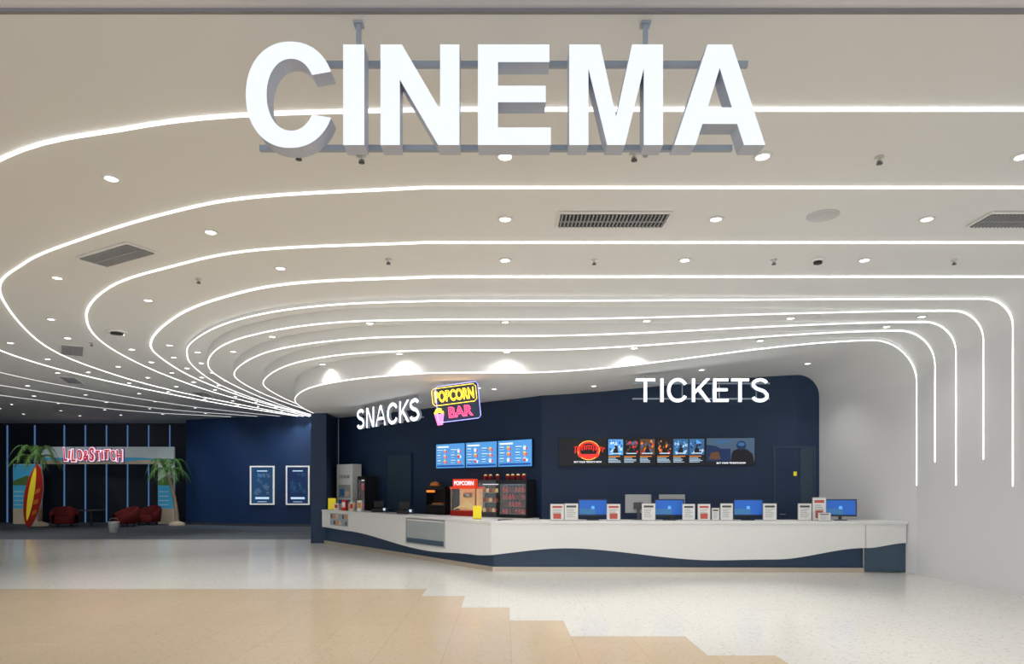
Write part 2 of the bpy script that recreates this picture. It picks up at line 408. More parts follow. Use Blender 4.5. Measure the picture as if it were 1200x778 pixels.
for (x,y,rz,l,w) in vents:
    t=thing('air_vent','rectangular ceiling air grille with dark slats','air vent',(x,y,ceil_z(x,y)-.001),rz,'ceiling air grilles')
    f=.03
    B().box(-l/2,-w/2,-.020,l/2,w/2,-.004).build('frame',[M['ring']],parent=t)
    b=B(); b.box(-l/2+f,-w/2+f,-.022,l/2-f,w/2-f,-.0201,0)
    n=28
    for k in range(n):
        q=-l/2+f+(l-2*f)*(k+.5)/n; b.box(q-.007,-w/2+f,-.034,q+.007,w/2-f,-.022,1)
    b.box(-l/2+f,-.01,-.036,l/2-f,.01,-.022,1)
    b.build('slats',[M['black'],M['grey']],parent=t)
sp=thing('ceiling_speaker','round flush white ceiling speaker','speaker',(3.5,7.52,ceil_z(3.5,7.52)-.001))
B().lathe([(.17,0),(.17,-.008),(.155,-.014),(.15,-.008),(.001,-.008)],32).build('grille',[mat('speaker_mesh',(.62,.62,.64),.6,noise=.05)],parent=sp)
sn=thing('sprinkler_head','small dark metal fire sprinkler on ceiling','sprinkler',(3.4,6.2,ceil_z(3.4,6.2)),group='ceiling sprinklers')
B().lathe([(.04,0),(.04,-.012),(.014,-.016),(.014,-.04)],16).build('escutcheon',[M['chrome']],parent=sn)
bb=B(); bb.lathe([(.028,-.06),(.028,-.066)],12); bb.tube([(-.018,0,-.035),(-.02,0,-.05),(-.012,0,-.062)],.004,6); bb.tube([(.018,0,-.035),(.02,0,-.05),(.012,0,-.062)],.004,6)
bb.lathe([(.012,-.036),(.008,-.06)],8)
bb.build('deflector',[M['dgrey']],parent=sn)
for x,y in [(-1.85,6.12),(-1.3,6.18),(1.16,6.14),(-1.53,8.95),(1.17,8.97),(3.53,8.97),(5.9,8.97),(-4.4,9.8),(-7.2,7.6),(-8.6,14.2)]:
    clone(sn,(x,y,ceil_z(x,y)))
def sensor(x,y,r=.09):
    t=thing('smoke_detector','round dark-ringed ceiling detector','detector',(x,y,ceil_z(x,y)-.001),group='ceiling detectors')
    B().lathe([(r,0),(r,-.02),(r*.85,-.03)],20).build('base',[M['ring']],parent=t)
    B().lathe([(r*.6,-.03),(r*.6,-.06),(r*.3,-.07)],16).build('sensor_dome',[M['black']],parent=t)
sensor(4.1,8.95); sensor(-7.45,13.1,.19)

# ------------------------------------------------------------ letter shapes
def arc(cx,cy,rx,ry,a0,a1,n=40,p=1.0):
    o=[]
    for k in range(n+1):
        a=math.radians(a0+(a1-a0)*k/n); c,s_=math.cos(a),math.sin(a)
        o.append((cx+rx*math.copysign(abs(c)**p,c),cy+ry*math.copysign(abs(s_)**p,s_)))
    return o
LT={}
LT['C']=[arc(.5,.5,.5,.51,24,336,60,.93)+arc(.51,.5,.275,.345,328,32,48,.95)]
LT['I']=[[(0,0),(1,0),(1,1),(0,1)]]
LT['N']=[[(0,0),(.245,0),(.245,.65),(.73,0),(1,0),(1,1),(.755,1),(.755,.35),(.27,1),(0,1)]]
LT['E']=[[(0,0),(1,0),(1,.175),(.275,.175),(.275,.425),(.93,.425),(.93,.59),(.275,.59),(.275,.825),(.98,.825),(.98,1),(0,1)]]
LT['M']=[[(0,0),(.205,0),(.205,.76),(.405,0),(.595,0),(.795,.76),(.795,0),(1,0),(1,1),(.67,1),(.5,.28),(.33,1),(0,1)]]
LT['A']=[[(0,0),(.235,0),(.31,.21),(.69,.21),(.765,0),(1,0),(.635,1),(.365,1)],[(.368,.375),(.5,.765),(.632,.375)]]
def thick(path,s):
    P=[Vector(p) for p in path]; Lp=[];Rp=[]
    for i,p in enumerate(P):
        t=(P[min(i+1,len(P)-1)]-P[max(i-1,0)]).normalized(); n=Vector((-t.y,t.x))
        Lp.append(tuple(p+n*s/2)); Rp.append(tuple(p-n*s/2))
    return [Lp+Rp[::-1]]
def reg(ch,w,s=.135):
    if ch=='I': return [[(0,0),(s,0),(s,1),(0,1)]]
    if ch=='T': return [[(w/2-s/2,0),(w/2+s/2,0),(w/2+s/2,1-s*.9),(w,1-s*.9),(w,1),(0,1),(0,1-s*.9),(w/2-s/2,1-s*.9)]]
    if ch=='E': q=s*.9; return [[(0,0),(w,0),(w,q),(s,q),(s,.46),(w*.94,.46),(w*.94,.46+q),(s,.46+q),(s,1-q),(w*.98,1-q),(w*.98,1),(0,1)]]
    if ch=='N': return [[(0,0),(s*.95,0),(s*.95,.80),(w-s*1.15,0),(w,0),(w,1),(w-s*.95,1),(w-s*.95,.20),(s*1.15,1),(0,1)]]
    if ch=='A': return [[(0,0),(s*1.1,0),(w*.5-w*.5*.66,.29),(w*.5+w*.5*.66,.29),(w-s*1.1,0),(w,0),(w*.5+s*.62,1),(w*.5-s*.62,1)],[(w*.5-w*.5*.53,.29+s*.9),(w*.5,.86),(w*.5+w*.5*.53,.29+s*.9)]]
    if ch=='K': return [[(0,0),(s,0),(s,.33),(s+.13,.46),(w-s*1.25,0),(w,0),(s+.24,.57),(w*.97,1),(w*.97-s*1.3,1),(s,.50),(s,1),(0,1)]]
    if ch=='C': return thick(arc(w*.52,.5,w*.52-s/2,.5-s/2,32,328,44,.95),s)
    if ch=='S':
        r=w/2-s/2; pts=arc(w/2,.745,r*.95,.255-s/2+.005,18,90,10)
        pts+=arc(w/2,.745,r*.97,.25-s/2,90,205,18)[1:]
        pts+=[(w*.30,.575),(w*.5,.52),(w*.72,.46)]
        pts+=arc(w/2,.265,r,.265-s/2,25,-90,18)
        pts+=arc(w/2,.265,r,.265-s/2,-90,-165,12)[1:]
        out=catmull(pts,90); return thick([(p.x,p.y) for p in out],s)
SY=4.255; DP=.13
sg=thing('hanging_sign','large illuminated white channel-letter sign reading CINEMA','sign',(0,SY,3.8))
zb=3.828-3.8; zt=4.455-3.8
for ch,x0,x1 in [('C',-1.617,-1.085),('I',-1.01,-.878),('N',-.777,-.285),('E',-.17,.285),('M',.399,.984),('A',1.053,1.622)]:
    me=curve_mesh(LT[ch],.08)
    o0,o1=(zb-.018,zt+.018) if ch=='C' else (zb,zt)
    fit(me,x0,o0,x1,o1,0,DP); face_mats(me,[M['face'],M['side']])
    mk(me,'letter',sg)
B().box(-1.2,DP,.60,1.56,DP+.03,.635).build('rail',[M['rail']],parent=sg)
B().box(-1.58,DP,.06,1.46,DP+.03,.095).build('rail',[M['rail']],parent=sg)
for x in (-.95,.91):
    b=B(); b.box(x-.014,DP+.03,.04,x+.014,DP+.058,.90); b.box(x-.03,DP+.01,.89,x+.03,DP+.08,.90)
    b.build('hanging_rod',[M['rail']],parent=sg)
b=B(); b.tube([(-1.0,.155,.62),(-1.0,.155,.08)],.005,6); b.build('cable',[M['black']],parent=sg)

def lit_sign(label, origin, rz, boxes, h, depth, ceilz, s=.135):
    t=thing('hanging_sign',label,'sign',origin,rz)
    for ch,x0,x1 in boxes:
        me=curve_mesh(reg(ch,(x1-x0)/h,s),.05); ov=.008 if ch in 'CS' else 0
        fit(me,x0,-ov,x1,h+ov,0,depth); face_mats(me,[M['face2'],M['side']]); mk(me,'letter',t)
    w=boxes[-1][2]
    B().box(-.05,depth,h*.78,w+.05,depth+.03,h*.78+.03).build('rail',[M['rail']],parent=t)
    B().box(-.05,depth,.06,w+.05,depth+.03,.09).build('rail',[M['rail']],parent=t)
    for f in (.08,.36,.64,.92):
        B().box(w*f-.01,depth+.03,.05,w*f+.01,depth+.05,ceilz-origin[2]).build('hanging_rod',[M['rail']],parent=t)
k=56.0
def px(u): return (u-745)/k
lit_sign('illuminated white hanging letters reading TICKETS',(2.73,800/k,3.47),0,
  [('T',px(745),px(768)),('I',px(774),px(777.8)),('C',px(782),px(805)),('K',px(811),px(833)),('E',px(836),px(854)),('T',px(857),px(878)),('S',px(881),px(901))],.49,.07,4.02)
v=Vector((-2.02+4.05,16.05-18.65)); ang=math.atan2(v.y,v.x); W=v.length
lit_sign('illuminated white hanging letters reading SNACKS',(-4.05,18.65,3.26),ang,
  [('S',0,.135*W),('N',.17*W,.305*W),('A',.33*W,.50*W),('C',.52*W,.68*W),('K',.71*W,.86*W),('S',.865*W,W)],.53,.07,3.89,.16)

# ------------------------------------------------------------ POPCORN BAR neon sign (one tilted board)
pg=thing('neon_sign','colourful neon sign reading POPCORN BAR with popcorn box','sign',(-1.48,14.25,3.03),-.2)
pg.rotation_euler=(0,-.10,-.2)
b=B(); b.box(.10,.06,.0,1.0,.10,.74); b.build('backing_panel',[M['navyl']],parent=pg,bevel=.01)
def fr(x0,z0,x1,z1,r,m,nm='neon_tube'):
    c=.05; pts=[(x0+c,0.03,z0),(x1-c,0.03,z0),(x1,.03,z0+c),(x1,.03,z1-c),(x1-c,.03,z1),(x0+c,.03,z1),(x0,.03,z1-c),(x0,.03,z0+c),(x0+c,.03,z0)]
    B().tube(pts,r,6).build(nm,[m],parent=pg)
fr(.08,-.01,1.0,.75,.007,M['n_blue'])
fr(.0,.35,.95,.71,.006,M['n_yellow'])
label_text('POPCORN',.05,.41,.90,.65,.02,M['n_yellow'],pg,offset=.01,outline=.022,th=.02)
label_text('BAR',.32,.06,.84,.29,.02,M['n_red'],pg,offset=.01,outline=.024,th=.02)
b=B(); b.add([(.06,.03,-.06),(.17,.03,-.06),(.22,.03,.17),(.01,.03,.17)],[(0,1,2,3)],0)
for i in range(3): b.add([(.07+.037*i,.026,-.06),(.082+.037*i,.026,-.06),(.052+.066*i,.026,.17),(.030+.066*i,.026,.17)],[(0,1,2,3)],1)
b.build('popcorn_box',[M['n_pink'],M['n_red']],parent=pg)
b=B()
for i,(x,z) in enumerate([(.04,.20),(.09,.22),(.14,.22),(.19,.20),(.11,.27),(.07,.25),(.15,.26)]):
    b.lathe([(.001,-.03),(.025,-.018),(.032,0),(.025,.018),(.001,.03)],8,0,0,0)
    for j in range(len(b.v)-40,len(b.v)): p=b.v[j]; b.v[j]=(p[0]+x,p[1]+.02,p[2]+z)
b.build('popcorn_kernels',[M['n_yellow']],parent=pg)
for x in (.25,.8): B().box(x-.01,.07,.74,x+.01,.09,.83).build('hanging_rod',[M['rail']],parent=pg)

# ------------------------------------------------------------ service counter
P0=Vector((-5.45,20.32));P1=Vector((-.28,13.62));P2=Vector((7.08,13.42));P3=Vector((7.90,13.40))
def interp(T,s):
    for a,b_ in zip(T,T[1:]):
        if s<=b_[0]:
            t=(s-a[0])/(b_[0]-a[0]); return a[1]+(b_[1]-a[1])*ss(t)
    return T[-1][1]
L1=(P1-P0).length; L2=(P2-P1).length
d1=(P1-P0).normalized(); d2=(P2-P1).normalized()
n1=Vector((-d1.y,d1.x)); n2=Vector((-d2.y,d2.x)); nm=(n1+n2).normalized(); nm=nm/ nm.dot(n2)
wave=[(0,.50),(L1*.22,.47),(L1*.72,.235),(L1*.92,.29),(L1+1.5,.47),(L1+4.4,.24),(L1+5.6,.26),(L1+L2,.49)]
st=[]
N1=60;N2=60
for k in range(N1): st.append((L1*k/N1,P0.lerp(P1,k/N1),n1))
st.append((L1,P1,nm))
for k in range(1,N2+1): st.append((L1+L2*k/N2,P1.lerp(P2,k/N2),n2))
ct=thing('service_counter','long angled white counter with wavy navy underside','counter',(0,0,0))
def run(off0,off1,z0f,z1,name,mt,stations=st,label=None):
    b=B(); A=[];Bq=[];Cq=[];D=[]
    for s_,p,n in stations:
        a=p+n*off0; c=p+n*off1; zz=z0f(s_)
        A.append((a.x,a.y,zz));Bq.append((a.x,a.y,z1));Cq.append((c.x,c.y,z1));D.append((c.x,c.y,zz))
    b.grid([A,Bq,Cq,D,A],0,False)
    for i in (0,len(A)-1): b.add([A[i],Bq[i],Cq[i],D[i]],[(0,1,2,3)])
    return b.build(name,[mt],parent=ct,label=label)
run(.10,.64,lambda s:.09,.965,'base_cabinet',M['navyl'])
run(.06,.62,lambda s:0,.09,'plinth',M['brass'],label='warm metal plinth')
run(0,.05,lambda s:interp(wave,s),.965,'front_panel',M['white'])
stw=st+[(0,P3,n2)]
run(-.015,.70,lambda s:.965,1.012,'worktop',M['white'],stations=stw)
g=B()
gx=[7.088+.80*i/10 for i in range(11)]
gz=[.49+.10*ss((x-7.1)/.79) for x in gx]
yf=13.418
g.grid([[(x,yf,z) for x,z in zip(gx,gz)],[(x,yf,.962) for x in gx],[(x,yf+.035,.962) for x in gx],[(x,yf+.035,z) for x,z in zip(gx,gz)],[(x,yf,z) for x,z in zip(gx,gz)]],0,False)
g.build('gate_panel',[M['white']],parent=ct)
g=B(); g.box(7.09,yf+.04,.02,7.89,yf+.055,.62); g.build('gate_lower_panel',[M['slate']],parent=ct)
def window(t0,t1,z0,z1,shelf):
    p=P0.lerp(P1,t0); w=(t1-t0)*L1; rz=math.atan2(d1.y,d1.x)
    f=.022
    for q in ((0,z0,w,z0+f),(0,z1-f,w,z1),(0,z0+f,f,z1-f),(w-f,z0+f,w,z1-f)):
        B().box(q[0],-.03,q[1],q[2],-.001,q[3]).build('display_frame',[M['white'] if not shelf else M['chrome']],parent=ct,loc=(p.x,p.y,0),rz=rz)
    b=B(); b.box(f,-.012,z0+f,w-f,-.002,z1-f,0)
    if shelf:
        b.quad(f,z1-f-.035,w-f,z1-f,-.0145,4)
        b.quad(f,z0+f,w-f,z0+.13,-.0125,3)
        b.quad(f,z0+.36,w-f,z0+.37,-.014,1)
    else:
        for i in range(6):
            for j in range(2): b.quad(.07+i*(w-.14)/6,z0+.05+.18*j,.07+i*(w-.14)/6+.12,z0+.16+.18*j,-.014,1+(i+j)%4)
    b.build('display_glass',[M['niche'],M['grey'],M['slate'],M['slate'] if shelf else M['orange'],M['paper'] if shelf else M['sand']],parent=ct,loc=(p.x,p.y,0),rz=rz)
window(.60,.80,.36,.955,True)
window(.07,.225,.56,.955,False)

# ------------------------------------------------------------ back bar, parallel to the angled navy wall
wl=Vector(BW[0])-Vector(BW[1]); awl=math.atan2(-wl.y,-wl.x)
wr=Vector(BW[2])-Vector(BW[1]); awr=math.atan2(wr.y,wr.x)
def on_left(t): return Vector(BW[1])+wl.normalized()*t
def on_right(t): return Vector(BW[1])+wr.normalized()*t
nl=Vector((math.sin(awl),-math.cos(awl))); nr=Vector((math.sin(awr),-math.cos(awr)))
q=on_left(3.35)+nl*.64
bc=thing('back_counter','low navy back bar against the navy wall','counter',(q.x,q.y,0),awl)
B().box(0,0,0,3.3,.60,.90).build('cabinet',[M['navyl']],parent=bc,bevel=.005)
B().box(-.01,-.02,.90,3.31,.60,.94).build('worktop',[M['white']],parent=bc,bevel=.005)
def bar(u,off=.35):
    best=None
    for i in range(0,340):
        p=on_left(i/100)+nl*off
        e=abs(592+800*p.x/p.y-u)
        if best is None or e<best[0]: best=(e,p)
    return best[1]

# ------------------------------------------------------------ doors
def doorobj(n,loc,rz,w,h):
    b=B(); f=.05
    b.box(-w/2-f,-.05,0,-w/2,0,h+f,1); b.box(w/2,-.05,0,w/2+f,0,h+f,1); b.box(-w/2,-.05,h,w/2,0,h+f,1)
    b.box(-w/2,-.03,0,w/2,0,h,0)
    o=b.build('door_%d'%n,[M['door'],M['navyl']],loc=loc,rz=rz,kind='structure',label='blue-grey service door')
    hb=B(); hb.tube([(-w/2+.1,-.03,1.05),(-w/2+.1,-.08,1.05),(-w/2+.22,-.08,1.05)],.01,8)
    hb.build('handle',[M['chrome']],parent=o)
    return o
q=on_left(5.25)+nl*.01
doorobj(1,(q.x,q.y,0),awl,1.05,2.6)
q=on_right(5.92)+nr*.01
d_=doorobj(2,(q.x,q.y,0),awr,.86,2.6)
B().box(-.02,-.036,1.95,.08,-.031,2.05).build('yellow_sticker',[M['yellow']],parent=d_)

# ------------------------------------------------------------ menu screens
def ell(cx,cz,rx,rz_,n=24): return [(cx+rx*math.cos(2*math.pi*k/n),cz+rz_*math.sin(2*math.pi*k/n)) for k in range(n)]
def screen(loc,rz,w,h,label,group,rects,tris=(),name='menu_screen'):
    t=thing(name,label,'screen',loc,rz,group)
    B().box(0,0,0,w,.05,h).build('casing',[M['black']],parent=t,bevel=.004)
    b=B(); mats=[]
    X=lambda a:.012+a*(w-.024)
    Z=lambda a:.012+a*(h-.024)
    i=0
    for (x0,z0,x1,z1,mn) in rects:
        if M[mn] not in mats: mats.append(M[mn])
        b.quad(X(x0),Z(z0),X(x1),Z(z1),-.002-.00008*i,mats.index(M[mn])); i+=1
    for (pts,mn) in tris:
        if M[mn] not in mats: mats.append(M[mn])
        y=-.002-.00008*i; i+=1
        b.add([(X(p[0]),y,Z(p[1])) for p in pts],[tuple(range(len(pts)))],mats.index(M[mn]))
    b.build('display',mats,parent=t); return t
def menu_art(seed):
    r=random.Random(seed); out=[(0,0,1,1,'e_cyan'),(.03,.05,.97,.12,'e_blue')]; T=[]
    out.append((.05,.85,.45,.91,'e_white'))
    for c in range(2):
        for q in range(3):
            z=.17+q*.22; x=.05+c*.48
            out.append((x,z+.13,x+.10+.1*r.random(),z+.155,'e_white'))
            out.append((x,z+.085,x+.08+.06*r.random(),z+.10,'e_navy'))
            out.append((x,z+.04,x+.12,z+.06,'e_pale'))
            # drink cup or popcorn tub pictures
            cx=x+.26; k_=r.random()
            col=['e_red','e_orange','e_white'][r.randrange(3)]
            T.append(([(cx-.025,z+.01),(cx+.025,z+.01),(cx+.04,z+.13),(cx-.04,z+.13)],col))
            T.append((ell(cx,z+.14,.045,.035,10),'e_yellow' if k_>.5 else 'e_pale'))
            T.append(([(cx+.055,z+.01),(cx+.085,z+.01),(cx+.095,z+.11),(cx+.05,z+.11)],'e_red' if col!='e_red' else 'e_white'))
    return out,T
sw=1.12
for i in range(3):
    q=on_left(.22+(sw+.02)*(3-i))+nl*.07
    R,T=menu_art(i+1)
    screen((q.x,q.y,2.19),awl,sw,.68,'wall-mounted light-blue snack menu screen','snack menu screens',R,T)
def posters(seed,pal):
    r=random.Random(seed); R=[(0,0,1,1,'e_black')]; T=[]
    n=len(pal)
    for i,cols in enumerate(pal):
        x0=.012+i/n; x1=(i+1)/n-.012; w=x1-x0
        R.append((x0,.38,x1,.97,cols[0]))
        for q in range(32):
            cx=x0+w*(.1+.8*r.random()); cz=.44+.46*r.random(); s=.02+.03*r.random()
            a=r.random()*6
            T.append(([ (min(x1,max(x0,cx+s*.7*math.cos(a+k*(1.2+r.random()*.4)))),min(.96,cz+s*1.5*math.sin(a+k*1.5))) for k in range(4)],r.choice(cols[1:])))
        T.append(([(x0+w*.3,.40),(x0+w*.7,.40),(x0+w*.63,.62),(x0+w*.55,.64),(x0+w*.57,.72),(x0+w*.5,.77),(x0+w*.43,.72),(x0+w*.45,.64),(x0+w*.37,.62)],'e_black'))
        T.append(([(x0+w*.15,.42),(x0+w*.85,.42),(x0+w*.85,.455),(x0+w*.15,.455)],'e_pale'))
        R.append((x0,.31,x1-w*.2,.34,'e_orange'))
        for q in range(4): R.append((x0,.10+.05*q,x1-w*(.1+.4*r.random()),.12+.05*q,'e_pale'))
    return R,T
z0=2.2; sw=1.145
def rs(i,R,T,label):
    q=on_right(.42+i*(sw+.01))+nr*.07
    return screen((q.x,q.y,z0),awr,sw,.66,label,'ticket counter screens',R,T)
t=rs(0,[(0,0,1,1,'e_black')],[(ell(.62,.56,.24,.37),'e_yellow'),(ell(.62,.56,.225,.345),'e_red'),(ell(.62,.56,.18,.27),'e_black'),([(.38,.42),(.86,.42),(.82,.30),(.42,.30)],'e_red')],'black wall screen with round red and yellow emblem')
b=B(); pts=[]
for kx in range(80):
    f=kx/79; x=.36+.72*f; base=.37+.07*math.sin(math.pi*f)
    pts.append((x+.018*math.sin(kx*1.05),-.014,base+.06*math.sin(kx*1.05+1.2)*(1.5 if kx<9 or 50<kx<56 else 1)))
b.tube(pts,.011,5); b.build('emblem_script',[M['e_red']],parent=t)
label_text('BUY YOUR TICKETS NOW',.36,.07,1.02,.11,-.008,M['e_white'],t,offset=.02)
R,T=posters(1,[('e_cyan','e_pale','e_mid','e_navy','e_blue'),('e_black','e_red','e_brown','e_mid'),('e_brown','e_orange','e_red','e_mid','e_black')]); rs(1,R,T,'wall screen showing film posters')
R,T=posters(5,[('e_black','e_red','e_brown','e_orange','e_navy'),('e_mid','e_cyan','e_pale','e_mid'),('e_mid','e_cyan','e_navy','e_dgrey','e_pale')]); rs(2,R,T,'wall screen showing film posters and times')
t=rs(3,[(0,0,1,1,'e_black'),(.01,.13,.99,.99,'e_dgrey'),(.01,.13,.5,.6,'e_navy')],[([(.0,.13),(.45,.13),(.38,.5),(.2,.7),(.0,.75)],'e_navy'),([(.5,.13),(.98,.13),(.95,.40),(.85,.55),(.78,.60),(.66,.60),(.55,.52),(.52,.4)],'e_black'),(ell(.72,.72,.10,.17),'e_navy'),(ell(.72,.76,.07,.07),'e_mid'),([(.2,.8),(.5,.85),(.5,.9),(.2,.9)],'e_mid'),([(.05,.2),(.3,.2),(.25,.5),(.1,.45)],'e_brown')],'wall screen showing dark blue-grey film still')
label_text('BUY YOUR TICKETS NOW',.25,.035,.92,.075,-.008,M['e_white'],t,offset=.02)

# ------------------------------------------------------------ things on the counter
CT=1.013
mon=thing('monitor','black flat monitor with glowing blue screen','monitor',(0,0,CT),group='counter monitors')
B().box(-.30,0,.08,.30,.035,.43).build('casing',[M['black']],parent=mon,bevel=.006)
b=B(); b.quad(-.28,.10,.28,.41,-.002,0); b.quad(-.28,.10,.05,.24,-.0026,3); b.quad(-.03,.23,.03,.29,-.003,1); b.quad(-.28,.10,.28,.12,-.003,2); b.build('display',[M['e_blue'],M['e_cyan'],M['e_navy'],M['e_mid']],parent=mon)
b=B(); b.box(-.03,.03,.02,.03,.06,.3); b.box(-.12,-.03,0,.12,.09,.015); b.build('stand',[M['black']],parent=mon,bevel=.004)
mp=[(1.78,13.86,.03),(3.33,13.84,0),(4.92,13.82,-.03)]
mon.location=(mp[0][0],mp[0][1],CT); mon.rotation_euler[2]=mp[0][2]
for x,y,r in mp[1:]: clone(mon,(x,y,CT),r)
clone(mon,(6.78,13.80,CT),-.25)
rm=thing('monitor','grey monitor seen from behind on desk stand','monitor',(2.75,14.10,CT),group='staff monitors')
b=B(); b.box(-.27,0,.14,.27,.04,.52); b.build('casing',[M['grey']],parent=rm,bevel=.01)
b=B(); b.box(-.1,-.02,.22,.1,0,.36); b.box(-.03,-.03,.02,.03,0,.3); b.box(-.11,-.06,0,.11,.08,.015); b.build('stand',[M['dgrey']],parent=rm,bevel=.004)
clone(rm,(3.45,14.10,CT),.05)

def holder(x,y,w=.28,h=.33,rz=0,kind=0,z=CT):
    lab=['upright white notice in clear stand on counter','white notice with red print in clear stand'][kind]
    t=thing('sign_holder',lab,'sign',(x,y,z),rz,'counter notices')
    b=B(); b.box(-w/2-.01,-.003,0,w/2+.01,.004,h+.01); b.box(-w/2-.01,-.03,0,w/2+.01,.05,.006); b.build('stand',[M['grey']],parent=t)
    b=B(); b.quad(-w/2,.012,w/2,h,-.005,0)
    q=[1,2][kind]
    r=random.Random(int(x*100))
    b.quad(-w*.38,h*.78,w*.38,h*.90,-.0065,q)
    for i in range(6):
        zz=h*.66-i*h*.09; b.quad(-w*.36,zz,w*(.1+.26*r.random()),zz+h*.03,-.0065,3)
    if kind==1: b.quad(-w*.3,h*.12,w*.3,h*.45,-.0068,2)
    b.build('notice',[M['paper'],M['dgrey'],M['redprint'],M['grey']],parent=t)
for u,kd,hh,ww in [(653,1,.33,.26),(669.5,0,.34,.26),(719,1,.33,.26),(760,0,.34,.26),(807,0,.33,.24),(825,1,.33,.24),(838.5,0,.25,.14),(851.5,0,.34,.24),(902,0,.34,.26),(943,0,.34,.26),(960,1,.46,.26)]:
    y=13.68; d=(u-592)*y/800; holder(d,y,ww,hh,0,kd)
holder(6.32,13.52,.24,.16,0,0)
def yellow_stand(x,y,z,w,h,rz=0):
    t=thing('sign_holder','small bright yellow notice on counter','sign',(x,y,z),rz,'yellow notices')
    B().box(-w/2,0,0,w/2,.006,h).build('notice',[M['yellow']],parent=t)
    b=B(); b.box(-w/2,-.03,0,w/2,.05,.008); b.build('stand',[M['black']],parent=t)
def on_counter(t,off):
    q=P0.lerp(P1,t)+n1*off; return q.x,q.y
x,y=on_counter(.91,.2); yellow_stand(x,y,CT,.18,.28,-.2)
x,y=on_counter(.03,.2); yellow_stand(x,y,CT,.26,.34,-.3)

BZ=.941; AR=awl*.75
p=bar(548)
pm=thing('popcorn_machine','red popcorn machine with glass sides and lit header','popcorn machine',(p.x,p.y,BZ),AR)
b=B(); b.box(-.40,-.22,0,.40,.22,.14); b.build('base',[M['red']],parent=pm,bevel=.01)
b=B()
for sx in (-.38,.38):
    for sy in (-.20,.20): b.box(sx-.012,sy-.012,.14,sx+.012,sy+.012,.70)
b.build('frame',[M['chrome']],parent=pm)
B().box(-.365,-.205,.14,.365,-.20,.70).build('glass_pane',[M['glass']],parent=pm)
b=B(); b.box(-.40,-.23,.70,.40,.23,.75); b.box(-.30,-.235,.75,.38,-.10,.95)
b.build('header',[mat('lit_red_header',(.8,.05,.02),.4,emit=(1,.08,.03),strength=.5,noise=0)],parent=pm)
label_text('POPCORN',-.26,.79,.34,.90,-.238,M['e_white'],pm,offset=.03)
b=B(); b.lathe([(.06,.46),(.12,.48),(.13,.58),(.10,.60)],18,cy=.03); b.build('kettle',[M['chrome']],parent=pm)
b=B(); b.box(-.35,.16,.14,.35,.19,.70); b.build('back_panel',[mat('warm_glow_panel',(.6,.4,.2),.5,emit=(1,.6,.25),strength=.4,noise=0)],parent=pm)  # panel glows by itself to imitate warm light inside the machine
b=B(); rows=[]
for i in range(9):
    rows.append([( -.34+.68*j/12, -.18+.33*i/8, .145+.24*math.exp(-((j-6)/4.5)**2-((i-4)/3.5)**2)+.02*random.random()) for j in range(13)])
b.grid(rows,0,False); o=b.build('popcorn_heap',[M['popcorn']],parent=pm); o['kind']='stuff'
p=bar(577)
dc=thing('display_case','glass heated snack display case with shelves','display case',(p.x,p.y,BZ),AR)
b=B(); b.box(-.26,-.25,0,.26,.25,.12); b.box(-.26,-.25,.84,.26,.25,.92); b.box(-.26,.22,.12,.26,.25,.84); b.build('body',[M['dgrey']],parent=dc,bevel=.006)
B().box(-.26,-.25,.12,.26,-.245,.84).build('glass_pane',[M['glass']],parent=dc)
for z in (.36,.60): B().box(-.25,-.22,z,.25,.2,z+.012).build('shelf',[M['chrome']],parent=dc)
b=B(); b.box(-.22,-.1,.80,.22,-.06,.82); b.build('lamp',[M['e_white']],parent=dc)
b=B()
for j,z in enumerate((.12,.372,.612)):
    for i in range(5): b.lathe([(.035,z),(.04,z+.05),(.03,z+.1)],8,(i+j)%3,-.18+.09*i,-.08)
b.build('snacks',[M['popcorn'],M['red'],M['orange']],parent=dc)
DR=[em('drink_red',(.5,.012,.012),.35),em('drink_dark',(.12,.02,.01),.2),em('drink_red_label',(.4,.03,.03),.3)]  # bottles glow themselves, so they look lit inside the cooler
def cooler(loc,w,h,label,rows_,cols_,rz=0,lamp='e_dgrey'):
    t=thing('drinks_cooler',label,'cooler',loc,rz)
    f=.035
    b=B(); b.box(-w/2,-.22,0,w/2,.22,.08); b.box(-w/2,-.22,h-.1,w/2,.22,h); b.box(-w/2,-.22,.08,-w/2+f,.22,h-.1); b.box(w/2-f,-.22,.08,w/2,.22,h-.1); b.box(-w/2+f,.18,.08,w/2-f,.22,h-.1)
    b.build('body',[M['black']],parent=t)
    b=B(); b.box(-w/2+f,-.22,.08,w/2-f,-.214,h-.1); b.build('door',[M['glass']],parent=t)
    b=B(); b.box(-w/2+f,-.1,h-.13,w/2-f,-.06,h-.105); b.build('lamp',[M[lamp]],parent=t)
    b=B(); c=B()
    for j in range(rows_):
        z=.09+j*(h-.22)/rows_; b.box(-w/2+f,-.18,z,w/2-f,.16,z+.008)
        for i in range(cols_):
            xx=-w/2+f+(w-2*f)*(i+.5)/cols_; hh=(h-.22)/rows_*.78
            c.lathe([(.028,z+.008),(.03,z+hh*.6),(.015,z+hh*.85),(.014,z+hh)],10,(i//2+j)%3,xx,-.12)
    b.build('shelf',[M['dgrey']],parent=t); c.build('bottles',DR,parent=t)
    return t
p=bar(606); cooler((p.x,p.y,BZ),.78,.92,'black glass-front cooler full of red bottles',4,8,AR)
cup=thing('popcorn_cup','striped red and white popcorn cup','cup',(0,0,0),group='popcorn cups on machines')
B().lathe([(.035,0),(.05,.11),(.052,.115),(.048,.11)],14).build('cup_body',[M['red']],parent=cup)
B().lathe([(.046,.10),(.04,.13),(.02,.145),(.001,.15)],10).build('popcorn_top',[M['popcorn']],parent=cup)
